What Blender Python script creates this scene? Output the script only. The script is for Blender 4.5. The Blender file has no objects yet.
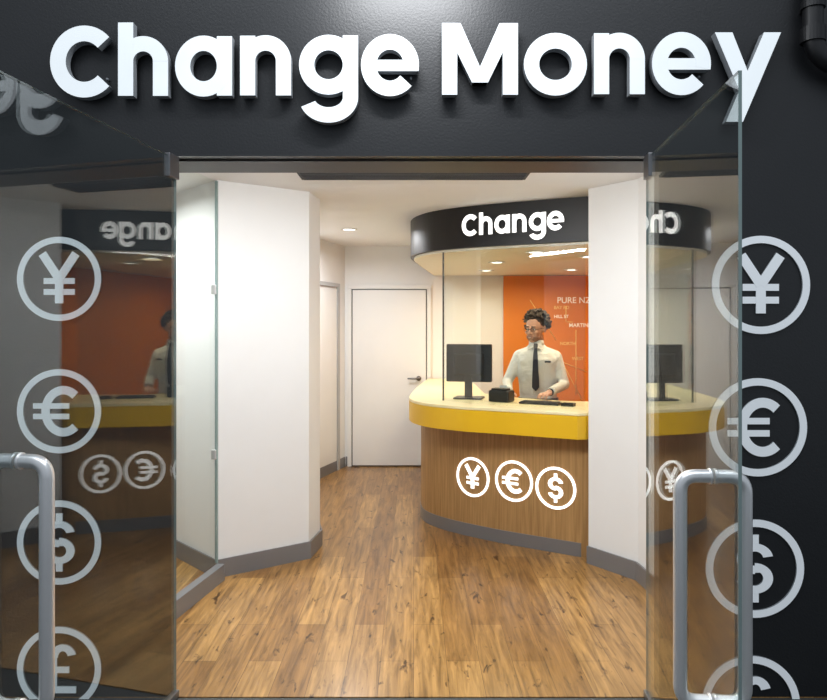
import bpy, math, random
from mathutils import Vector, Matrix, Euler
random.seed(7)
scene=bpy.context.scene
scene.view_settings.view_transform='Standard'
scene.view_settings.exposure=0.0
F=700.0; CX=413.5; HY=328.0; EYE=1.57
YF=2.98   # facade plane

# ------------------------------------------------------------ materials
def newmat(name):
    m=bpy.data.materials.new(name); m.use_nodes=True
    nt=m.node_tree; return m,nt,nt.nodes,nt.links,nt.nodes['Principled BSDF']
def pm(name,col,rough=.5,metal=0.,emis=None,es=0.,var=.06,vscale=6.,bump=0.,bscale=60.,bdist=.002,coat=0.,spec=None):
    m,nt,N,L,b=newmat(name)
    g=N.new('ShaderNodeNewGeometry')
    nz=N.new('ShaderNodeTexNoise'); nz.inputs['Scale'].default_value=vscale; nz.inputs['Detail'].default_value=3
    L.new(g.outputs['Position'],nz.inputs['Vector'])
    mr=N.new('ShaderNodeMapRange'); mr.inputs['To Min'].default_value=1-var; mr.inputs['To Max'].default_value=1+var
    L.new(nz.outputs['Fac'],mr.inputs['Value'])
    mx=N.new('ShaderNodeVectorMath'); mx.operation='SCALE'; mx.inputs[0].default_value=col[:3]
    L.new(mr.outputs['Result'],mx.inputs['Scale'])
    L.new(mx.outputs[0],b.inputs['Base Color'])
    b.inputs['Roughness'].default_value=rough; b.inputs['Metallic'].default_value=metal
    b.inputs['Coat Weight'].default_value=coat
    if spec is not None: b.inputs['Specular IOR Level'].default_value=spec
    if emis: b.inputs['Emission Color'].default_value=(*emis,1); b.inputs['Emission Strength'].default_value=es
    if bump>0:
        n2=N.new('ShaderNodeTexNoise'); n2.inputs['Scale'].default_value=bscale; n2.inputs['Detail'].default_value=4
        L.new(g.outputs['Position'],n2.inputs['Vector'])
        bp=N.new('ShaderNodeBump'); bp.inputs['Strength'].default_value=bump; bp.inputs['Distance'].default_value=bdist
        L.new(n2.outputs['Fac'],bp.inputs['Height']); L.new(bp.outputs['Normal'],b.inputs['Normal'])
    return m
def glassmat(name,tint=(.93,.96,.95),f0=.05,k=.95,power=5.):
    m=bpy.data.materials.new(name); m.use_nodes=True; nt=m.node_tree; N=nt.nodes; L=nt.links; N.clear()
    o=N.new('ShaderNodeOutputMaterial'); mix=N.new('ShaderNodeMixShader'); t=N.new('ShaderNodeBsdfTransparent'); gl=N.new('ShaderNodeBsdfGlossy')
    t.inputs[0].default_value=(*tint,1); gl.inputs['Roughness'].default_value=0.0; gl.inputs['Color'].default_value=(1,1,1,1)
    lw=N.new('ShaderNodeLayerWeight'); lw.inputs['Blend'].default_value=.5
    p=N.new('ShaderNodeMath'); p.operation='POWER'; p.inputs[1].default_value=power
    a=N.new('ShaderNodeMath'); a.operation='MULTIPLY_ADD'; a.inputs[1].default_value=k; a.inputs[2].default_value=f0
    L.new(lw.outputs['Facing'],p.inputs[0]); L.new(p.outputs[0],a.inputs[0]); L.new(a.outputs[0],mix.inputs[0])
    L.new(t.outputs[0],mix.inputs[1]); L.new(gl.outputs[0],mix.inputs[2]); L.new(mix.outputs[0],o.inputs[0])
    return m
def plankmat(name):
    m,nt,N,L,b=newmat(name)
    g=N.new('ShaderNodeNewGeometry')
    mp=N.new('ShaderNodeMapping'); mp.inputs['Rotation'].default_value=(0,0,math.radians(90)); L.new(g.outputs['Position'],mp.inputs['Vector'])
    br=N.new('ShaderNodeTexBrick'); br.offset=.37; br.inputs['Scale'].default_value=1.0
    br.inputs['Brick Width'].default_value=1.1; br.inputs['Row Height'].default_value=.155; br.inputs['Mortar Size'].default_value=.0013
    br.inputs['Color1'].default_value=(.255,.125,.036,1); br.inputs['Color2'].default_value=(.43,.24,.08,1); br.inputs['Mortar'].default_value=(.14,.07,.022,1)
    br.inputs['Mortar Smooth'].default_value=.3
    L.new(mp.outputs[0],br.inputs['Vector'])
    def stretched(sx,sy,det):
        q=N.new('ShaderNodeMapping'); q.inputs['Scale'].default_value=(sx,sy,1); L.new(g.outputs['Position'],q.inputs['Vector'])
        n=N.new('ShaderNodeTexNoise'); n.inputs['Scale'].default_value=1; n.inputs['Detail'].default_value=det; n.inputs['Roughness'].default_value=.6; n.inputs['Distortion'].default_value=.6
        L.new(q.outputs[0],n.inputs['Vector']); return n
    n1=stretched(34,2.6,5); n2=stretched(18,6,3)
    r1=N.new('ShaderNodeValToRGB'); r1.color_ramp.elements[0].position=.3; r1.color_ramp.elements[0].color=(.42,.38,.32,1); r1.color_ramp.elements[1].position=.68; r1.color_ramp.elements[1].color=(1.2,1.2,1.18,1)
    L.new(n1.outputs['Fac'],r1.inputs[0])
    r2=N.new('ShaderNodeValToRGB'); r2.color_ramp.elements[0].position=.30; r2.color_ramp.elements[0].color=(.22,.17,.13,1); r2.color_ramp.elements[1].position=.39; r2.color_ramp.elements[1].color=(1,1,1,1)
    L.new(n2.outputs['Fac'],r2.inputs[0])
    m1=N.new('ShaderNodeMix'); m1.data_type='RGBA'; m1.blend_type='MULTIPLY'; m1.inputs[0].default_value=1
    L.new(br.outputs['Color'],m1.inputs[6]); L.new(r1.outputs[0],m1.inputs[7])
    m2=N.new('ShaderNodeMix'); m2.data_type='RGBA'; m2.blend_type='MULTIPLY'; m2.inputs[0].default_value=1
    L.new(m1.outputs[2],m2.inputs[6]); L.new(r2.outputs[0],m2.inputs[7])
    L.new(m2.outputs[2],b.inputs['Base Color']); b.inputs['Roughness'].default_value=.28
    return m
def veneer(name):
    m,nt,N,L,b=newmat(name)
    g=N.new('ShaderNodeNewGeometry'); q=N.new('ShaderNodeMapping'); q.inputs['Scale'].default_value=(70,70,3); L.new(g.outputs['Position'],q.inputs['Vector'])
    n=N.new('ShaderNodeTexNoise'); n.inputs['Scale'].default_value=1; n.inputs['Detail'].default_value=4; L.new(q.outputs[0],n.inputs['Vector'])
    r=N.new('ShaderNodeValToRGB'); r.color_ramp.elements[0].position=.3; r.color_ramp.elements[0].color=(.32,.175,.062,1); r.color_ramp.elements[1].position=.7; r.color_ramp.elements[1].color=(.49,.29,.115,1)
    L.new(n.outputs['Fac'],r.inputs[0]); L.new(r.outputs[0],b.inputs['Base Color']); b.inputs['Roughness'].default_value=.45
    return m

M_black=pm('facade_black_paint',(.012,.013,.015),.42,var=.12,bump=.2,bscale=95,bdist=.004,spec=.6)
M_white=pm('white_wall_paint',(.82,.82,.81),.6,var=.02)
M_ceil=pm('ceiling_paint',(.86,.86,.86),.7,var=.02)
M_cream=pm('booth_wall_cream',(.80,.76,.62),.6,var=.03)
M_doorw=pm('door_white',(.80,.80,.79),.4,var=.02)
M_groove=pm('shadow_gap_grey',(.18,.18,.18),.6)
M_base=pm('skirting_grey',(.22,.22,.23),.35,metal=.3,var=.05)
M_fit=pm('dark_satin_metal',(.22,.22,.23),.35,metal=.8,var=.05)
M_floor=plankmat('laminate_planks')
M_pave=pm('pavement',(.06,.06,.06),.8,bump=.4)
M_glass=glassmat('door_glass',(.87,.905,.90),.05,1.0,4.5)
M_glass2=glassmat('partition_glass',(.96,.985,.965),.02,.2)
M_glass3=glassmat('screen_glass',(.94,.97,.96),.06,.7)
M_gedge=pm('glass_edge',(.25,.33,.32),.2,var=.1)
M_steel=pm('brushed_steel',(.88,.88,.88),.34,metal=.65,var=.04)
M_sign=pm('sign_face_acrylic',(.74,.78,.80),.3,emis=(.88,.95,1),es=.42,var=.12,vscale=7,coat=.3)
M_signside=pm('sign_letter_return',(.30,.32,.34),.4,var=.05)
M_sym=pm('vinyl_symbol',(.70,.73,.75),.45,emis=(.85,.92,1),es=.25,var=.05)  # unlit wall symbols; emission put in to make them brighter
M_lit=pm('lit_acrylic',(.9,.9,.9),.3,emis=(1,1,.97),es=1.2,var=.0)
M_gblack=pm('gloss_black_laminate',(.006,.006,.007),.42,var=.05)
M_yel=pm('yellow_laminate',(.78,.47,.015),.35,var=.03)
M_top=pm('counter_top_cream',(.86,.76,.45),.3,var=.03)
M_ven=veneer('oak_veneer')
M_orange=pm('orange_poster',(.72,.215,.018),.5,var=.08,vscale=2.)
M_print=pm('poster_print_white',(.95,.88,.78),.6,emis=(1,.9,.8),es=.15)  # plain print, with a slight glow put in to whiten it
M_printy=pm('poster_print_yellow',(.92,.62,.2),.6)
M_plast=pm('black_plastic',(.012,.012,.014),.4)
M_shirt=pm('shirt_cotton',(.72,.71,.68),.85,var=.05,vscale=20,bump=.9,bscale=11,bdist=.035)
M_tie=pm('navy_tie',(.01,.012,.03),.5)
M_trous=pm('charcoal_trousers',(.02,.02,.025),.8)
M_shoe=pm('shoe_leather',(.01,.008,.007),.3)
M_skin=pm('skin',(.62,.34,.235),.5,var=.06,vscale=30)
M_hair=pm('dark_hair',(.032,.018,.011),.6,var=.3,vscale=80,bump=.9,bscale=140,bdist=.006)
M_beard=pm('beard',(.32,.165,.11),.8,var=.3,vscale=200)
M_eye=pm('eye_white',(.75,.75,.72),.2)
M_lip=pm('lips',(.42,.16,.12),.4)
M_teeth=pm('teeth',(.75,.70,.62),.3)
M_blk2=pm('matte_black',(.01,.01,.01),.6)
M_under=pm('header_soffit',(.035,.03,.028),.5)
M_paper=pm('paper',(.8,.8,.76),.7)
M_lamp=pm('lamp_lens',(1,1,1),.3,emis=(1,.96,.88),es=6.,var=0)

# ------------------------------------------------------------ mesh helpers
def empty(name,loc=(0,0,0)):
    e=bpy.data.objects.new(name,None); e.location=loc; e.empty_display_size=.1; scene.collection.objects.link(e); return e
def mk(name,verts,faces,mats,parent=None,smooth=False,idx=None):
    me=bpy.data.meshes.new(name); me.from_pydata([tuple(v) for v in verts],[],faces)
    if not isinstance(mats,(list,tuple)): mats=[mats]
    for m in mats: me.materials.append(m)
    if idx:
        for p,i in zip(me.polygons,idx): p.material_index=i
    if smooth:
        for p in me.polygons: p.use_smooth=True
    me.update()
    o=bpy.data.objects.new(name,me); scene.collection.objects.link(o)
    if parent: o.parent=parent
    return o
def fixn(o):
    import bmesh
    b=bmesh.new(); b.from_mesh(o.data); bmesh.ops.recalc_face_normals(b,faces=b.faces[:]); b.to_mesh(o.data); b.free(); return o
def bev(o,w=.004,s=2):
    m=o.modifiers.new('bevel','BEVEL'); m.width=w; m.segments=s; m.limit_method='ANGLE'; return o
def box(name,x0,x1,y0,y1,z0,z1,mat,parent=None,b=0):
    v=[(x,y,z) for x in(x0,x1) for y in(y0,y1) for z in(z0,z1)]
    f=[(0,1,3,2),(4,6,7,5),(0,4,5,1),(2,3,7,6),(0,2,6,4),(1,5,7,3)]
    o=fixn(mk(name,v,f,mat,parent))
    if b: bev(o,b)
    return o
def prism(name,pts,z0,z1,mat,parent=None,b=0,smooth=False):
    n=len(pts); v=[(p[0],p[1],z0) for p in pts]+[(p[0],p[1],z1) for p in pts]
    f=[tuple(range(n))[::-1],tuple(range(n,2*n))]+[(i,(i+1)%n,(i+1)%n+n,i+n) for i in range(n)]
    o=fixn(mk(name,v,f,mat,parent))
    if b: bev(o,b)
    return o
def slab(name,a,c,z0,z1,th,mat,parent=None,side=1,b=0):
    """vertical slab along plan segment a->c"""
    a=Vector(a);c=Vector(c);d=(c-a).normalized(); n=Vector((-d.y,d.x))*th*side
    return prism(name,[a,c,c+n,a+n],z0,z1,mat,parent,b)
def cr(pts,n=6):
    P=[Vector(p) for p in pts]; out=[]
    for i in range(len(P)-1):
        p0=P[max(i-1,0)];p1=P[i];p2=P[i+1];p3=P[min(i+2,len(P)-1)]
        for k in range(n):
            t=k/n
            out.append(.5*((2*p1)+(-p0+p2)*t+(2*p0-5*p1+4*p2-p3)*t*t+(-p0+3*p1-3*p2+p3)*t**3))
    out.append(P[-1]); return out
class Acc:
    def __init__(s): s.v=[];s.f=[]
    def ell(s,c,r,rot=None,nu=20,nv=12):
        c=Vector(c); b=len(s.v)
        if not hasattr(r,'__len__'): r=(r,r,r)
        R=rot.to_matrix() if rot else Matrix.Identity(3)
        for j in range(1,nv):
            ph=math.pi*j/nv
            for i in range(nu):
                th=2*math.pi*i/nu
                s.v.append(c+R@Vector((r[0]*math.sin(ph)*math.cos(th),r[1]*math.sin(ph)*math.sin(th),r[2]*math.cos(ph))))
        t=len(s.v); s.v.append(c+R@Vector((0,0,r[2]))); s.v.append(c-R@Vector((0,0,r[2])))
        for j in range(nv-2):
            for i in range(nu):
                a=b+j*nu+i;d=b+j*nu+(i+1)%nu; s.f.append((a,a+nu,d+nu,d))
        for i in range(nu):
            s.f.append((t,b+i,b+(i+1)%nu)); q=b+(nv-2)*nu; s.f.append((t+1,q+(i+1)%nu,q+i))
    def cone(s,p,q,r0,r1,n=14):
        p=Vector(p);q=Vector(q);d=(q-p).normalized(); u=d.orthogonal().normalized(); w=d.cross(u); b=len(s.v)
        for c,r in((p,r0),(q,r1)):
            for i in range(n):
                a=2*math.pi*i/n; s.v.append(c+(u*math.cos(a)+w*math.sin(a))*r)
        for i in range(n): s.f.append((b+i,b+(i+1)%n,b+n+(i+1)%n,b+n+i))
        s.f.append(tuple(b+i for i in range(n))[::-1]); s.f.append(tuple(b+n+i for i in range(n)))
    def chain(s,pts,rad,n=14):
        for i in range(len(pts)-1): s.cone(pts[i],pts[i+1],rad[i],rad[i+1],n)
        for p,r in zip(pts,rad): s.ell(p,r,None,n,8)
    def loft(s,rings,n=28):
        b=len(s.v)
        for (c,rx,ry) in rings:
            for i in range(n):
                a=2*math.pi*i/n; s.v.append(Vector(c)+Vector((rx*math.cos(a),ry*math.sin(a),0)))
        for j in range(len(rings)-1):
            for i in range(n):
                a=b+j*n+i;d=b+j*n+(i+1)%n; s.f.append((a,d,d+n,a+n))
        s.f.append(tuple(b+i for i in range(n))[::-1]); s.f.append(tuple(b+(len(rings)-1)*n+i for i in range(n)))
    def done(s,name,mat,parent=None,voxel=0,sm=0,smooth=True,M=None):
        if M: s.v=[M@v for v in s.v]
        o=mk(name,s.v,s.f,mat,parent,smooth)
        if voxel:
            m=o.modifiers.new('remesh','REMESH'); m.mode='VOXEL'; m.voxel_size=voxel; m.use_smooth_shade=True
            if sm: k=o.modifiers.new('smooth','SMOOTH'); k.iterations=sm; k.factor=.5
        return o

# ------------------------------------------------------------ glyph strokes (each stroke = list of (outer,inner) pairs)
def ln(x0,y0,x1,y1,w):
    d=Vector((x1-x0,y1-y0)).normalized(); n=Vector((-d.y,d.x))*w/2
    a=Vector((x0,y0));b=Vector((x1,y1)); k=4
    return [((a.lerp(b,i/k)+n),(a.lerp(b,i/k)-n)) for i in range(k+1)]
def quad(a,b,c,d): # edges a-d , b-c
    k=4; a,b,c,d=[Vector(q) for q in(a,b,c,d)]
    return [(a.lerp(d,i/k),b.lerp(c,i/k)) for i in range(k+1)]
def rc(x0,y0,x1,y1): # vertical-ish rect
    if (x1-x0)>(y1-y0): return quad((x0,y1),(x0,y0),(x1,y0),(x1,y1))
    return quad((x0,y0),(x1,y0),(x1,y1),(x0,y1))
def arc(cx,cy,Rx,Ry,w,a0,a1,n=40,wy=None):
    wy=w if wy is None else wy; out=[]
    for i in range(n+1):
        a=math.radians(a0+(a1-a0)*i/n); c,s=math.cos(a),math.sin(a)
        out.append((Vector((cx+Rx*c,cy+Ry*s)),Vector((cx+(Rx-w)*c,cy+(Ry-wy)*s))))
    return out
W=15.2
def glyph(ch,wd):
    if ch=='C': return [arc(wd*.56,34.5,wd*.56,36,W+.5,43,317)]
    if ch=='h': return [rc(0,0,W,73),arc(wd/2,59.5-wd/2,wd/2,wd/2,W,0,180),rc(wd-W,0,wd,60-wd/2)]
    if ch=='n': return [rc(0,0,W,59),arc(wd/2,59.5-wd/2,wd/2,wd/2,W,0,180),rc(wd-W,0,wd,60-wd/2)]
    if ch=='a': return [arc(wd/2,29.3,wd/2,30.3,W,0,360),rc(wd-W,0,wd,59)]
    if ch=='o': return [arc(wd/2,29.3,wd/2,30.5,W,0,360)]
    if ch=='g': return [arc(wd/2,30,wd/2,29.5,W,0,360),rc(wd-W,-3,wd,59),arc(wd/2,-2,wd/2,25,W,0,-158)]
    if ch=='e': return [arc(wd/2,29.3,wd/2,30.5,W,-11,318),rc(W*.5,23.5,wd-2.2,34.5)]
    if ch=='M': return [rc(0,0,W,70),rc(wd-W,0,wd,70),quad((1,70),(18.5,70),(wd/2+7,12),(wd/2-8,12)),quad((wd-18.5,70),(wd-1,70),(wd/2+8,12),(wd/2-7,12))]
    if ch=='y': return [quad((wd-17,59),(wd,59),(28,-27),(11,-27)),quad((0,59),(17.5,59),(40.5,3),(24.5,3))]
def symbol(k,rt=.125,w=.18):
    S=[arc(0,0,1,1,rt,0,360,64)]
    if k=='yen': S+=[ln(-.40,.60,.0,.0,w),ln(.40,.60,0,.0,w),rc(-w/2,-.58,w/2,.08),rc(-.37,-.12,.37,.02),rc(-.37,-.38,.37,-.24)]
    if k=='euro': S+=[arc(.1,0,.52,.60,w,48,312),rc(-.62,.06,.24,.19),rc(-.62,-.19,.24,-.06)]
    if k=='dollar': S+=[arc(0,.20,.37,.31,w,10,270,30,.16),arc(0,-.20,.37,.31,w,90,-170,30,.16),rc(-.08,.45,.08,.69),rc(-.08,-.69,.08,-.45),rc(-.1,-.085,.1,.06)]
    if k=='pound': S+=[arc(.09,.26,.32,.32,w,15,180,30,.16),rc(-.23,-.48,-.05,.28),rc(-.40,-.1,.24,.05),rc(-.40,-.58,.40,-.42)]
    return S
def strokes_mesh(name,items,mapf,depth,mats,parent=None):
    V=[];Fc=[];I=[]
    for si,S in enumerate(items):
        b=len(V); n=len(S); dd=depth-si*.0004
        for (o,i) in S:
            V.append(mapf(o.x,o.y,dd));V.append(mapf(i.x,i.y,dd));V.append(mapf(o.x,o.y,0));V.append(mapf(i.x,i.y,0))
        for k in range(n-1):
            a=b+4*k;c=a+4
            Fc+= [(a,a+1,c+1,c),(a+2,c+2,c+3,a+3),(a,c,c+2,a+2),(a+1,a+3,c+3,c+1)]; I+=[0,1,1,1]
        Fc+= [(b,b+2,b+3,b+1)]; e=b+4*(n-1); Fc+=[(e,e+1,e+3,e+2)]; I+=[1,1]
    return mk(name,V,Fc,mats,parent,idx=I)

# ------------------------------------------------------------ SHELL
box('floor',-3.4,2.6,YF,8.2,-.06,0,M_floor)
box('pavement_ground',-6,6,-4,YF,-.08,-.005,M_pave)
f=empty('wall_front')
box('facade_left',-4.2,-1.03,YF,YF+.06,0,2.302,M_black,f)
box('facade_right',1.045,4.2,YF,YF+.06,0,2.302,M_black,f)
box('facade_upper',-4.2,4.2,YF,YF+.29,2.302,4.2,M_black,f)
box('soffit',-1.6,1.6,YF+.062,YF+.285,2.294,2.302,M_under,f)
box('ceiling',-3.4,2.6,YF+.29,8.2,2.5,2.56,M_ceil)
box('wall_back',-.90,2.4,7.96,8.06,0,2.5,M_white)
prism('wall_left',[(-.78,7.96),(-.90,8.06),(-1.72,5.42),(-1.585,5.42)],0,2.5,M_white)
box('wall_right',2.3,2.4,3.1,7.96,0,2.5,M_cream)
box('wall_side',-3.3,-3.2,3.1,8.0,0,2.5,M_white)
# left pillar
p=empty('wall_pillar')
PL=[(-1.236,4.40),(-.714,4.78),(-.676,5.06),(-.75,5.38),(-2.3,5.5),(-1.594,4.78)]
prism('body',PL,0,2.5,M_white,p)
def strip(name,pts,z0,z1,th,mat,parent=None,side=-1):
    P=[Vector(q) for q in pts]; out=[]
    for i,q in enumerate(P):
        d=Vector((0,0))
        if i>0: d+=(q-P[i-1]).normalized()
        if i<len(P)-1: d+=(P[i+1]-q).normalized()
        d.normalize(); out.append(q+Vector((-d.y,d.x))*th*side)
    return prism(name,P+out[::-1],z0,z1,mat,parent)
strip('baseboard_left',[(-2.2,5.40),(-1.594,4.775),(-1.236,4.395),(-.71,4.775),(-.67,5.06),(-.74,5.36)],0,.115,.012,M_base,None,-1)
# white pillar on the right + return wall
p=empty('wall_pillar')
prism('body',[(1.17,4.68),(1.40,4.36),(1.46,4.41),(1.23,4.735)],0,2.5,M_white,p)
prism('return',[(1.40,4.36),(1.50,3.05),(1.56,3.05),(1.46,4.41)],0,2.5,M_white,p)
strip('baseboard_right',[(1.165,4.68),(1.393,4.357),(1.49,3.06)],0,.115,.012,M_base,None,-1)
slab('baseboard_back',(-.77,7.955),(-.72,7.955),0,.11,.012,M_base,None,-1)
slab('baseboard_side',(-1.57,5.44),(-.785,7.93),0,.11,.012,M_base,None,-1)
# glazed side screen near entry
g=empty('glass_partition')
slab('pane',(-1.25,4.39),(-1.47,3.06),.10,2.49,.012,M_glass2,g)
slab('base_rail',(-1.225,4.37),(-1.45,3.06),0,.10,.05,M_base,g)
slab('post',(-1.238,4.392),(-1.242,4.376),.10,2.49,.014,M_gedge,g)
for z in (1.78,.75): box('clamp',-1.262,-1.232,4.36,4.395,z,z+.06,M_steel,g,.003)
# back door
d=empty('door_1')
def backdoor(x0,x1):
    box('leaf',x0,x1,7.925,7.945,.015,2.0,M_doorw,d,.003)
    box('gap',x0-.012,x1+.012,7.946,7.953,.0,2.012,M_groove,d)
    for a,b_ in((x0-.06,x0-.013),(x1+.013,x1+.06)): box('jamb',a,b_,7.928,7.958,0,2.012,M_doorw,d,.003)
    box('head',x0-.06,x1+.06,7.928,7.958,2.0135,2.06,M_doorw,d,.003)
    A=Acc(); A.cone((x1-.08,7.93,1.0),(x1-.08,7.87,1.0),.011,.011); A.chain([(x1-.08,7.875,1.0),(x1-.2,7.875,1.0)],[.011,.009]); A.cone((x1-.08,7.926,1.0),(x1-.08,7.915,1.0),.028,.028)
    A.done('lever',M_fit,d)
backdoor(-.69,.14)
# left corridor door in slanted wall
d2=empty('door_2')
wd_=Vector((-.3052,-.9523)); n_=Vector((.9523,-.3052)); o_=Vector((-.785,7.955))
def wslab(name,s0,s1,z0,z1,th,mat,off=.0):
    a=o_+wd_*s0+n_*off; c=o_+wd_*s1+n_*off
    return prism(name,[a,c,c+n_*th,a+n_*th],z0,z1,mat,d2)
wslab('leaf',.26,1.08,.02,2.0,.02,M_doorw)
M_fr=pm('door_frame_grey',(.45,.45,.45),.4)
wslab('jamb_a',.19,.245,0,2.06,.03,M_fr); wslab('jamb_b',1.095,1.15,0,2.06,.03,M_fr); wslab('head',.246,1.094,2.02,2.06,.03,M_fr)
# ceiling grille and downlights
g=empty('ceiling_grille')
box('frame',-.69,.69,4.08,4.33,2.486,2.499,M_blk2,g)
for i in range(6): box('slat',-.67,.67,4.10+i*.038,4.108+i*.038,2.478,2.486,M_plast,g)
K=.50
def downlight(x,y,z,e,col=(.97,.98,1),size=.16,fix=True):
    d=empty('ceiling_downlight',(0,0,0))
    n=28
    V=[];Fc=[]
    for r,zz in((.075,z-.001),(.078,z-.008),(.058,z-.010),(.055,z-.004)):
        for i in range(n): a=2*math.pi*i/n; V.append((x+r*math.cos(a),y+r*math.sin(a),zz))
    for j in range(3):
        for i in range(n): Fc.append((j*n+i,j*n+(i+1)%n,(j+1)*n+(i+1)%n,(j+1)*n+i))
    mk('trim_ring',V,Fc,M_white,d,True)
    V=[(x+.055*math.cos(2*math.pi*i/n),y+.055*math.sin(2*math.pi*i/n),z-.0045) for i in range(n)]
    mk('lens',V,[tuple(range(n))],M_lamp,d)
    l=bpy.data.lights.new('lamp','AREA'); l.shape='DISK'; l.size=size; l.energy=e*K; l.color=col; l.spread=math.radians(170)
    o=bpy.data.objects.new('lamp',l); o.location=(x,y,z-.02); scene.collection.objects.link(o); o.parent=d
def linear_light(x,y,z,ln_,e):
    d=empty('added_linear_light')
    box('housing',x-ln_/2,x+ln_/2,y-.05,y+.05,z-.03,z-.001,M_white,d,.004)
    box('diffuser',x-ln_/2+.01,x+ln_/2-.01,y-.04,y+.04,z-.036,z-.0305,M_lamp,d)
    l=bpy.data.lights.new('lamp','AREA'); l.shape='RECTANGLE'; l.size=ln_; l.size_y=.08; l.energy=e*K; l.color=(.97,.98,1)
    o=bpy.data.objects.new('lamp',l); o.location=(x,y,z-.04); scene.collection.objects.link(o); o.parent=d
downlight(-.606,6.58,2.5,52)
linear_light(-.55,3.42,2.5,.8,50); linear_light(.55,3.42,2.5,.8,42)  # added lamps, hidden behind the header, to light the lobby
# added strip lamp, unseen behind the header, to brighten ceiling and walls
d=empty('added_fill_strip')
box('channel',-1.0,1.0,YF+.291,YF+.305,2.33,2.36,M_steel,d)
l=bpy.data.lights.new('lamp','AREA'); l.shape='RECTANGLE'; l.size=1.95; l.size_y=.03; l.energy=12; l.color=(1,.985,.96)
o=bpy.data.objects.new('lamp',l); o.location=(0,YF+.312,2.345); o.rotation_euler=Vector((0,1,.45)).to_track_quat('-Z','Y').to_euler(); scene.collection.objects.link(o); o.parent=d
downlight(-2.0,4.2,2.5,58)  # added out of view to brighten the area behind the glass partition
for x,y,e in((.75,6.3,14),(1.45,5.8,20),(.75,7.2,16),(1.6,7.1,18),(.95,5.45,8)): downlight(x,y,2.165,e,(1,.80,.52))

# ------------------------------------------------------------ STOREFRONT SIGN
YS=YF-.058
def fx(px,Y=YF): return (px-CX)*Y/F
sc=YF/F; ss=YS/F
sg=empty('storefront_sign')
items=[('C',50,111),('h',118,168),('a',175,232),('n',240,291),('g',299,358),('e',361,419),('M',442,518),('o',524,587),('n',594,645),('e',652,711),('y',715,781)]
for ch,a,b_ in items:
    base=96.0-(a-50)*.0035; vs=1.0+(a-50)*.00006
    S=glyph(ch,(b_-a)/1.0)
    z0=EYE+(HY-base)*ss
    mp=lambda u,v,w,a=a,z0=z0,vs=vs:(fx(a,YS)+u*ss,YF-.018-w,z0+v*ss*vs)
    strokes_mesh('letter_'+ch,S,mp,.04,[M_sign,M_signside],sg)
    for u in (8,(b_-a)-8):
        x=fx(a,YS)+u*ss
        if ch=='y': x=fx(a,YS)+32*ss
        A=Acc(); A.cone((x,YF,z0+20*sc),(x,YF-.02,z0+20*sc),.005,.005,8); A.done('standoff',M_signside,sg)
def wallsym(kind,px,py,rpx):
    e=empty('currency_symbol_sign'); r=rpx*sc; x=fx(px); z=EYE+(HY-py)*sc
    strokes_mesh(kind+'_symbol',symbol(kind,.15,.2),lambda u,v,w:(x+u*r,YF-.001-w,z+v*r),.008,[M_sym,M_signside],e)
for k,y in zip(('yen','euro','dollar','pound'),(279,411,542,668)): wallsym(k,60,y,42)
for k,x,y,r in(('yen',760,285,49),('euro',757,427,49),('dollar',754,568,49),('pound',750,704,49)): wallsym(k,x,y,r)

# drain pipe
def tubecurve(name,pts,r,mat,parent,res=8,fillet=None):
    c=bpy.data.curves.new(name,'CURVE'); c.dimensions='3D'; c.bevel_depth=r; c.bevel_resolution=6; c.use_fill_caps=True
    s=c.splines.new('POLY'); s.points.add(len(pts)-1)
    for q,pt in zip(s.points,pts): q.co=(*pt,1)
    c.materials.append(mat); o=bpy.data.objects.new(name,c); scene.collection.objects.link(o); o.parent=parent
    return o
def roundpath(P,r,n=8):
    P=[Vector(p) for p in P]; out=[P[0]]
    for i in range(1,len(P)-1):
        a=(P[i-1]-P[i]).normalized(); b_=(P[i+1]-P[i]).normalized()
        s=P[i]+a*r;e=P[i]+b_*r
        for k in range(n+1):
            t=k/n; out.append(s*(1-t)**2+P[i]*2*t*(1-t)+e*t*t)
    out.append(P[-1]); return out
dp=empty('drain_pipe')
yp=YF-.062
tubecurve('pipe',roundpath([(1.665,yp,4.0),(1.665,yp,2.70),(2.05,yp,2.55),(2.05,yp,-.005)],.10,10),.04,M_gblack,dp)
A=Acc(); A.cone((1.665,yp,2.76),(1.665,yp,2.82),.048,.048,24); A.cone((1.665,yp,2.9),(1.665,yp,2.93),.047,.047,24); A.cone((2.05,yp,2.42),(2.05,yp,2.48),.048,.048,24); A.cone((2.05,yp,-.005),(2.05,yp,.05),.05,.048,24); A.done('collars',M_gblack,dp,smooth=False)
box('bracket',1.64,1.69,yp,YF-.001,2.905,2.925,M_gblack,dp)

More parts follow.
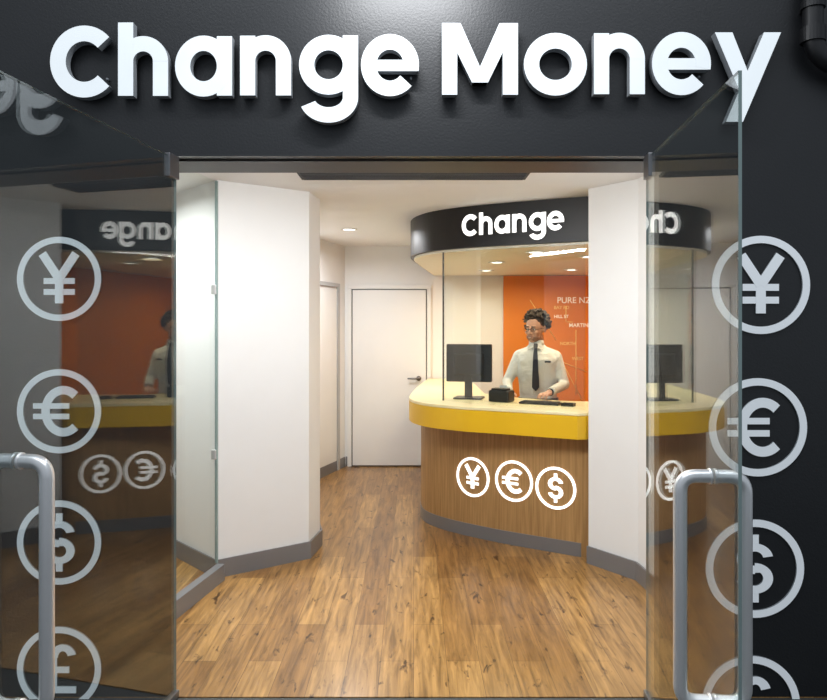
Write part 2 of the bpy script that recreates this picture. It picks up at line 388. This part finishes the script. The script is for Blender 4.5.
# ------------------------------------------------------------ GLASS ENTRY DOORS
def glassdoor(hinge,slope,side,hpos,ztop,zbot,L_=1.022,so=.098):
    e=empty('glass_door')
    h=Vector(hinge); d=Vector((slope,-1)).normalized(); n=Vector((-d.y,d.x))  # n points +x
    th=.010
    def pl(s,o): return h+d*s+n*o
    pts=[pl(0,-th/2),pl(L_,-th/2),pl(L_,th/2),pl(0,th/2)]
    z0,z1=.012,2.288
    V=[(q.x,q.y,z0) for q in pts]+[(q.x,q.y,z1) for q in pts]
    Fc=[(0,1,5,4),(2,3,7,6),(1,2,6,5),(3,0,4,7),(4,5,6,7),(3,2,1,0)]
    mk('pane',V,Fc,[M_glass,M_gedge],e,idx=[0,0,1,1,1,1])
    for za,zb,le in((2.20,2.298,.07),(.0,.03,.10)):
        q=[pl(-.015,-.013),pl(le,-.013),pl(le,.013),pl(-.015,.013)]
        prism('patch_fitting',q,za,zb,M_fit,e,.003)
    s=hpos
    for o in(-1,1):
        path=[(*pl(s,o*.004),ztop),(*pl(s,o*so),ztop),(*pl(s,o*so),zbot),(*pl(s,o*.004),zbot)]
        tubecurve('pull_handle',roundpath(path,.05,8),.021,M_steel,e)
        for z in(ztop,zbot):
            A=Acc(); q=pl(s,o*.005); r=pl(s,o*.011); A.cone((*q,z),(*r,z),.025,.025,20); A.done('rosette',M_steel,e)
    return e
glassdoor((-1.012,YF-.01),-.142,-1,.95,1.185,.47,1.045,.09)
glassdoor((.992,YF-.01),-.080,1,.80,1.11,.41)

# ------------------------------------------------------------ COUNTER
rc_=empty('service_counter')
TO=cr([(.16,7.90),(.03,6.7),(-.03,5.95),(-.03,5.68),(.02,5.46),(.14,5.26),(.36,5.08),(.62,4.95),(1.10,4.70)],6)
BO=cr([(.27,7.90),(.15,6.8),(.075,6.05),(.068,5.82),(.12,5.62),(.28,5.41),(.62,5.13),(1.05,4.86),(1.15,4.80)],6)
TI=[(1.9,4.76),(1.9,5.28),(1.15,5.50),(.78,5.80),(.62,6.1),(.62,7.90)]
prism('top_slab',list(TO)+[(1.16,4.71),(1.24,4.76)]+TI,.978,1.0,M_top,rc_,.003)
prism('yellow_band',list(TO)+[(1.16,4.71),(1.24,4.76)]+TI,.82,.977,M_yel,rc_)
BI=[(1.24,4.79),(1.88,4.79),(1.88,5.2),(1.12,5.40),(.72,5.72),(.58,6.1),(.58,7.9)]
prism('base_panel',list(BO)+BI,.0,.819,M_ven,rc_)
def outward(P,dd):
    out=[]
    for i,q in enumerate(P):
        a=P[max(i-1,0)];b_=P[min(i+1,len(P)-1)]; t=(b_-a).normalized(); n=Vector((t.y,-t.x))
        if n.dot(Vector((-.5,-.8)))<0: n=-n
        out.append(q+n*dd)
    return out
KO=outward(BO,.006)
prism('kick_plate',KO+list(BO)[::-1],0,.095,M_base,rc_)
class Path:
    def __init__(s,P):
        s.P=P; s.L=[0]
        for i in range(1,len(P)): s.L.append(s.L[-1]+(P[i]-P[i-1]).length)
    def at(s,t):
        t=max(0,min(t,s.L[-1]-1e-6))
        for i in range(len(s.P)-1):
            if s.L[i+1]>=t:
                k=(t-s.L[i])/(s.L[i+1]-s.L[i]); p=s.P[i].lerp(s.P[i+1],k); d=(s.P[i+1]-s.P[i]).normalized()
                n=Vector((d.y,-d.x))
                if n.dot(Vector((-.5,-.8)))<0:n=-n
                return p,n
    def find(s,px):
        r=(px-CX)/F
        N=2000
        for i in range(N,0,-1):
            p,_=s.at(s.L[-1]*i/N)
            if p.x/p.y<r: return s.L[-1]*i/N
        return 0
pb=Path(BO)
for k,px,py in(('yen',473,477),('euro',514,481),('dollar',556,488)):
    s0=pb.find(px); p0,_=pb.at(s0); z0=EYE-(py-HY)*p0.y/F; r=.148
    def mp(u,v,w,s0=s0,z0=z0,r=r):
        q,n=pb.at(s0+u*r); q=q+n*(.002+w); return (q.x,q.y,z0+v*r)
    strokes_mesh(k+'_symbol',symbol(k,.13,.2),mp,.006,[M_lit,M_lit],rc_)
# canopy / bulkhead with sign
cb=empty('counter_canopy_sign')
CO=cr([(.20,7.94),(.06,6.9),(-.02,6.25),(-.012,5.98),(.05,5.76),(.16,5.57),(.37,5.38),(.66,5.21),(1.0,5.04),(1.27,4.92)],6)
prism('fascia',list(CO)+[(2.28,4.6),(2.28,7.94)],2.185,2.499,M_gblack,cb)
CI=outward(CO,-.03)
prism('soffit',list(CI)+[(2.26,4.7),(2.26,7.93)],2.165,2.1845,M_cream,cb)
pc=Path(CO)
s0=pc.find(463);s1=pc.find(565)
x0,x1=50,420
for ch,a,b_ in items[:6]:
    def mp(u,v,w,a=a):
        t=(a+u-x0)/(x1-x0); q,n=pc.at(s0+(s1-s0)*t); q=q+n*(.003+w); k=.00230
        return (q.x,q.y,2.272+v*k)
    strokes_mesh('letter_'+ch,glyph(ch,b_-a),mp,.014,[M_lit,M_signside],cb)
# protective glass on counter
gs=empty('glass_screen')
GP=cr([(.24,5.50),(.44,5.30),(.68,5.15),(1.20,4.88)],6)
GPo=outward(GP,.008)
prism('pane',GPo+list(GP)[::-1],1.001,2.164,M_glass3,gs)
box('edge_post',.228,.240,5.495,5.512,1.001,2.164,M_plast,gs)
slab('side_pane',(.236,5.52),(.33,7.2),1.001,2.164,.008,M_glass3,gs)

# booth poster wall
po=empty('orange_wall_poster')
box('panel',1.02,2.28,7.925,7.955,.4,2.16,M_orange,po)
box('panel_side',2.27,2.295,4.95,7.92,.4,2.16,M_orange,po)
def txt(s,x,z,size,mat):
    c=bpy.data.curves.new('poster_text','FONT'); c.body=s; c.size=size; c.extrude=.001; c.offset=.0012; c.materials.append(mat)
    o=bpy.data.objects.new('poster_text',c); o.location=(x,7.922,z); o.rotation_euler=(math.pi/2,0,0); scene.collection.objects.link(o); o.parent=po
def pxz(px,py,Y=7.92): return ((px-CX)*Y/F,EYE+(HY-py)*Y/F)
for s,px,py,sz,m in(('PURE NZ',557,303,.095,M_print),('MARTIN',569,327,.06,M_print),('HILL ST',554,318,.05,M_print),('BAY RD',554,309,.05,M_printy),('NORTH',560,345,.05,M_printy),('WEST',572,360,.05,M_printy)):
    x,z=pxz(px,py); txt(s,x,z,sz,m)
for a,b_ in(((566,306),(566,322)),((567,322),(573,322)),((576,330),(576,395)),((545,355),(587,372)),((556,350),(582,400)),((530,300),(556,340))):
    xa,za=pxz(*a);xb,zb=pxz(*b_); A=Acc(); A.cone((xa,7.922,za),(xb,7.922,zb),.005,.005,6); A.done('street_line',M_printy,po)

# ------------------------------------------------------------ DESK ITEMS
def lbox(name,x0,x1,y0,y1,z0,z1,mat,parent,M,b=.004):
    o=box(name,x0,x1,y0,y1,z0,z1,mat,parent,b); o.data.transform(M); return o
mo=empty('computer_monitor')
Mm=Matrix.Translation((.45,5.66,1.0))@Matrix.Rotation(math.radians(-14),4,'Z')
lbox('screen_shell',-.185,.185,-.02,.025,.135,.44,M_plast,mo,Mm,.008)
lbox('rear_housing',-.12,.12,-.05,-.018,.19,.37,M_plast,mo,Mm,.012)
lbox('display',-.172,.172,.0255,.027,.15,.425,pm('screen_glow',(.02,.03,.05),.2,emis=(.5,.7,1),es=.6),mo,Mm,0)
lbox('stand_neck',-.03,.03,-.045,-.02,.01,.22,M_plast,mo,Mm,.004)
lbox('stand_foot',-.115,.115,-.10,.09,.001,.014,M_plast,mo,Mm,.006)
cd=empty('receipt_printer')
Mm=Matrix.Translation((.68,5.42,1.0))@Matrix.Rotation(math.radians(-30),4,'Z')
lbox('body',-.085,.085,-.06,.07,.001,.09,M_plast,cd,Mm,.012)
lbox('lid',-.065,.065,-.05,.03,.09,.105,M_blk2,cd,Mm,.006)
lbox('paper_slip',-.03,.03,.035,.037,.09,.125,M_paper,cd,Mm,0)
kb=empty('computer_keyboard')
Mm=Matrix.Translation((.95,5.24,1.0))@Matrix.Rotation(math.radians(-28),4,'Z')
lbox('case',-.15,.15,-.06,.06,.001,.016,M_plast,kb,Mm,.004)
for r in range(4):
    for c in range(12): lbox('key',-.14+c*.0235,-.121+c*.0235,-.05+r*.026,-.029+r*.026,.016,.021,M_blk2,kb,Mm,0)
ps=empty('coin_tray')
Mm=Matrix.Translation((1.13,5.11,1.0))@Matrix.Rotation(math.radians(-28),4,'Z')
lbox('tray_base',-.045,.045,-.04,.04,.001,.006,M_plast,ps,Mm,0)
for q in((-.045,.045,-.04,-.034),(-.045,.045,.034,.04),(-.045,-.039,-.034,.034),(.039,.045,-.034,.034)): lbox('rim',*q,.006,.022,M_plast,ps,Mm,0)

# ------------------------------------------------------------ CASHIER
cm=empty('cashier_man')
X,Y=1.05,5.90
rings=[((X,Y+.03,.90),.165,.115),((X,Y+.025,1.0),.156,.11),((X-.005,Y+.01,1.10),.156,.112),((X-.01,Y-.01,1.22),.172,.120),((X-.012,Y-.02,1.30),.178,.120),((X-.012,Y-.015,1.355),.155,.100),((X-.012,Y-.01,1.40),.095,.074),((X-.012,Y-.012,1.435),.062,.060),((X-.012,Y-.014,1.455),.056,.056)]
A=Acc(); A.loft(rings)
RS=(X-.152,Y-.005,1.328); RE=(X-.255,Y-.05,1.115); RW=(X-.225,Y-.245,1.062)
LS=(X+.140,Y,1.325); LE=(X+.218,Y-.02,1.10); LW=(X+.120,Y-.262,1.062)
for S_,E_,W_ in((RS,RE,RW),(LS,LE,LW)):
    S_,E_,W_=map(Vector,(S_,E_,W_))
    A.chain([Vector((X-.012,Y-.008,1.385)),S_.lerp(Vector((X-.012,Y,1.385)),.45),S_],[.052,.058,.060])
    A.chain([S_,S_.lerp(E_,.5),E_,E_.lerp(W_,.5),W_],[.060,.051,.044,.041,.035])
A.done('shirt',M_shirt,cm,.009,6)
A=Acc()
for E_,W_ in((RE,RW),(LE,LW)):
    E_,W_=Vector(E_),Vector(W_); d_=(W_-E_).normalized(); A.cone(W_-d_*.02,W_+d_*.022,.036,.035,20)
A.done('cuffs',M_shirt,cm,smooth=True)
A=Acc(); A.loft([((X,Y+.03,.84),.172,.12),((X,Y+.03,.92),.168,.118),((X,Y+.03,.98),.160,.112)])
for sx in(-1,1): A.chain([(X+sx*.088,Y+.03,.85),(X+sx*.10,Y+.01,.50),(X+sx*.105,Y+.04,.09)],[.088,.062,.048])
A.done('trousers',M_trous,cm,.014,4)
A=Acc()
for sx in(-1,1):
    A.ell((X+sx*.108,Y+.03,.05),(.044,.06,.05)); A.ell((X+sx*.115,Y-.07,.035),(.047,.11,.034))
A.done('shoes',M_shoe,cm,.008,2)
A=Acc(); A.loft([((X,Y+.028,.955),.170,.122),((X,Y+.028,.985),.168,.120)]); A.done('belt',M_shoe,cm)
# head
hc=Vector((X-.02,Y-.035,1.568))
HM=Matrix.Translation(hc)@Euler((math.radians(9),math.radians(3),math.radians(-24)),'XYZ').to_matrix().to_4x4()@Matrix.Scale(1.02,4)
A=Acc()
A.ell((0,.012,.025),(.076,.093,.092)); A.ell((0,-.022,-.035),(.060,.070,.078)); A.ell((0,-.062,-.088),(.026,.026,.022))
A.ell((0,-.03,-.07),(.050,.055,.04))
A.cone((0,-.082,.02),(0,-.110,-.022),.008,.014); A.ell((0,-.108,-.024),(.015,.016,.012)); 
for sx in(-1,1):
    A.ell((sx*.078,.012,-.005),(.009,.020,.032)); A.ell((sx*.034,-.068,-.025),(.024,.020,.02)); A.ell((sx*.03,-.082,.024),(.024,.010,.008)); A.ell((sx*.011,-.104,-.028),(.008,.01,.008))
A.ell((0,-.085,-.06),(.026,.014,.016))
A.cone((0,.02,-.06),(0,.035,-.175),.052,.055,20)
A.done('head',M_skin,cm,.005,3,M=HM)
A=Acc()
for sx in(-1,1): A.ell((sx*.029,-.080,.004),(.012,.010,.0065))
A.done('eyes',M_eye,cm,M=HM)
A=Acc()
for sx in(-1,1): A.ell((sx*.029-.002,-.0895,.003),(.0055,.003,.0055)); A.cone((sx*.012,-.097,.028),(sx*.048,-.088,.028),.004,.003)
A.done('irises_brows',M_hair,cm,M=HM)
A=Acc(); A.ell((0,-.1000,-.060),(.020,.005,.0075)); A.done('lips',M_lip,cm,M=HM)
A=Acc(); A.ell((0,-.1035,-.0595),(.013,.0035,.003)); A.done('teeth',M_teeth,cm,M=HM)
V=[];Fc=[]; nu,nv=32,14
for j in range(nv+1):
    ph=math.radians(14)+math.radians(76)*j/nv
    for i in range(nu+1):
        th=math.radians(-180+180*i/nu)
        r=math.cos(ph)
        V.append(HM@Vector((.0618*r*math.cos(th),-.026+.0725*r*math.sin(th),-.040-.075*math.sin(ph))))
hole=lambda i,j:(abs(i-nu/2)<4.5 and j<3)
for j in range(nv):
    for i in range(nu):
        if not hole(i+.5,j): a=j*(nu+1)+i; Fc.append((a,a+1,a+nu+2,a+nu+1))
o=mk('beard',V,Fc,M_beard,cm,True); so=o.modifiers.new('s','SOLIDIFY'); so.thickness=.004; so.offset=0
A=Acc(); A.chain([(-.026,-.098,-.054),(-.012,-.105,-.047),(0,-.106,-.046),(.012,-.105,-.047),(.026,-.098,-.054)],[.0025,.0035,.0035,.0035,.0025],10); A.done('moustache',M_beard,cm,M=HM)
A=Acc()
for sx in(-1,1):
    P_=[(sx*.031+.021*math.cos(a),-.102,.004+.016*math.sin(a)) for a in [2*math.pi*i/16 for i in range(17)]]
    A.chain(P_,[.0017]*17,6); A.chain([(sx*.052,-.098,.008),(sx*.082,-.02,.008),(sx*.08,.012,.004)],[.0017]*3,6)
A.chain([(-.01,-.104,.008),(.01,-.104,.008)],[.0017]*2,6)
A.done('glasses',M_blk2,cm,M=HM)
A=Acc(); A.ell((0,.026,.042),(.084,.093,.090))
n=0
while n<420:
    v=Vector((random.gauss(0,1),random.gauss(0,1),random.gauss(0,1))).normalized()
    if v.z<-.55 or (v.y<-.35 and v.z<.46) or (v.y<-.05 and v.z<.05): continue
    q=Vector((0,.024,.040))+Vector((v.x*.098,v.y*.100,v.z*.102))*random.uniform(.92,1.18); rr=random.uniform(.007,.014)
    A.ell(q,(rr,rr,rr*random.uniform(.7,1)),None,10,7); n+=1
A.done('curly_hair',M_hair,cm,.0045,1,M=HM)
A=Acc(); A.loft([((X-.012,Y-.014,1.43),.066,.064),((X-.014,Y-.018,1.468),.060,.060)]); A.done('collar_band',M_shirt,cm)
cx=X-.018; q=-.014
V=[(cx,Y-.095,1.452+q),(cx-.045,Y-.075,1.475+q),(cx-.062,Y-.098,1.405+q),(cx-.02,Y-.112,1.42+q),(cx+.045,Y-.075,1.475+q),(cx+.062,Y-.098,1.405+q),(cx+.02,Y-.112,1.42+q)]
o=mk('collar_points',V,[(0,1,2,3),(0,6,5,4)],M_shirt,cm); so=o.modifiers.new('s','SOLIDIFY'); so.thickness=.005
fy=[(1.438,-.100,.015),(1.415,-.113,.018),(1.40,-.122,.012),(1.36,-.135,.017),(1.31,-.149,.020),(1.22,-.143,.024),(1.14,-.124,.028),(1.08,-.112,.029),(1.05,-.108,.004)]
V=[];Fc=[]
for z,dy,w in fy: V+=[(cx-w+.004,Y+dy,z),(cx+w+.004,Y+dy,z)]
for i in range(len(fy)-1): Fc.append((2*i,2*i+1,2*i+3,2*i+2))
o=mk('tie',V,Fc,M_tie,cm); so=o.modifiers.new('s','SOLIDIFY'); so.thickness=.008
box('name_badge',X+.060,X+.110,Y-.142,Y-.134,1.285,1.30,M_plast,cm)
def hand(wr,fwd,sgn,name):
    """sgn +1: thumb toward +x side"""
    wr=Vector(wr); f=Vector(fwd).normalized(); s=f.cross(Vector((0,0,1))).normalized()*-1
    if s.x*sgn<0: s=-s
    u=Vector((0,0,1)); A=Acc()
    P=lambda a,b_,c: wr+f*a+s*b_+u*c
    A.chain([P(-.03,0,0),P(.02,0,-.004)],[.026,.025])
    R=Matrix((s,f,u)).transposed().to_euler() if s.cross(f).z>0 else Matrix((-s,f,u)).transposed().to_euler()
    A.ell(P(.055,0,-.010),(.038,.048,.017),R)
    for i,(b_,l) in enumerate(((.028,.92),(.010,1.0),(-.009,.95),(-.027,.76))):
        p0=P(.085,b_,-.010);p1=P(.085+.038*l,b_*1.15,-.013);p2=P(.085+.060*l,b_*1.2,-.024);p3=P(.085+.072*l,b_*1.2,-.037)
        A.chain([P(.055,b_*.8,-.008),p0,p1,p2,p3],[.010,.0098,.0088,.008,.0068],10)
    A.chain([P(.020,.022,-.010),P(.045,.044,-.018),P(.070,.056,-.026),P(.090,.056,-.033)],[.013,.0115,.0095,.0078],10)
    A.done(name,M_skin,cm,.0035,1)
dR=Vector((.10,-1,-.10)); dL=Vector((-.42,-1,-.12))
hand(Vector(RW)+dR.normalized()*.03,(.10,-1,0),1,'hand_right')
hand(Vector(LW)+dL.normalized()*.03,(-.42,-1,0),-1,'hand_left')
A=Acc(); E_,W_=Vector(LE),Vector(LW); d_=(W_-E_).normalized(); A.cone(W_+d_*.023,W_+d_*.038,.031,.030,20); A.done('wristwatch',M_blk2,cm)
ang=math.radians(-13)
R2=Matrix.Rotation(ang,3,'Z'); pv=Vector((X,Y,0)); cm.location=pv-R2@pv; cm.rotation_euler=(0,0,ang)

# ------------------------------------------------------------ LIGHT
w=bpy.data.worlds.new('sky'); scene.world=w; w.use_nodes=True
bg=w.node_tree.nodes['Background']; bg.inputs[0].default_value=(.80,.89,1,1); bg.inputs[1].default_value=.42
def area(name,loc,rot,sx,sy,e,col=(1,1,1)):
    l=bpy.data.lights.new(name,'AREA'); l.shape='RECTANGLE'; l.size=sx; l.size_y=sy; l.energy=e; l.color=col
    o=bpy.data.objects.new(name,l); o.location=loc; o.rotation_euler=rot; scene.collection.objects.link(o)
area('street_skylight',(0,.6,5.5),(math.radians(25),0,0),5,2,110,(.9,.95,1))
area('added_glare_light',(-.02,2.42,3.25),Vector((0,.56,-.33)).to_track_quat('-Z','Y').to_euler(),.6,.06,13,(.95,.97,1))  # added lamp imitating daylight glare at the top of the facade

# ------------------------------------------------------------ CAMERA
c=bpy.data.cameras.new('camera'); c.sensor_width=36; c.lens=F/827*36; c.shift_y=-(350-HY)/827; c.clip_start=.05
o=bpy.data.objects.new('camera',c); o.location=(0,0,EYE); o.rotation_euler=(math.pi/2,0,0); scene.collection.objects.link(o); scene.camera=o
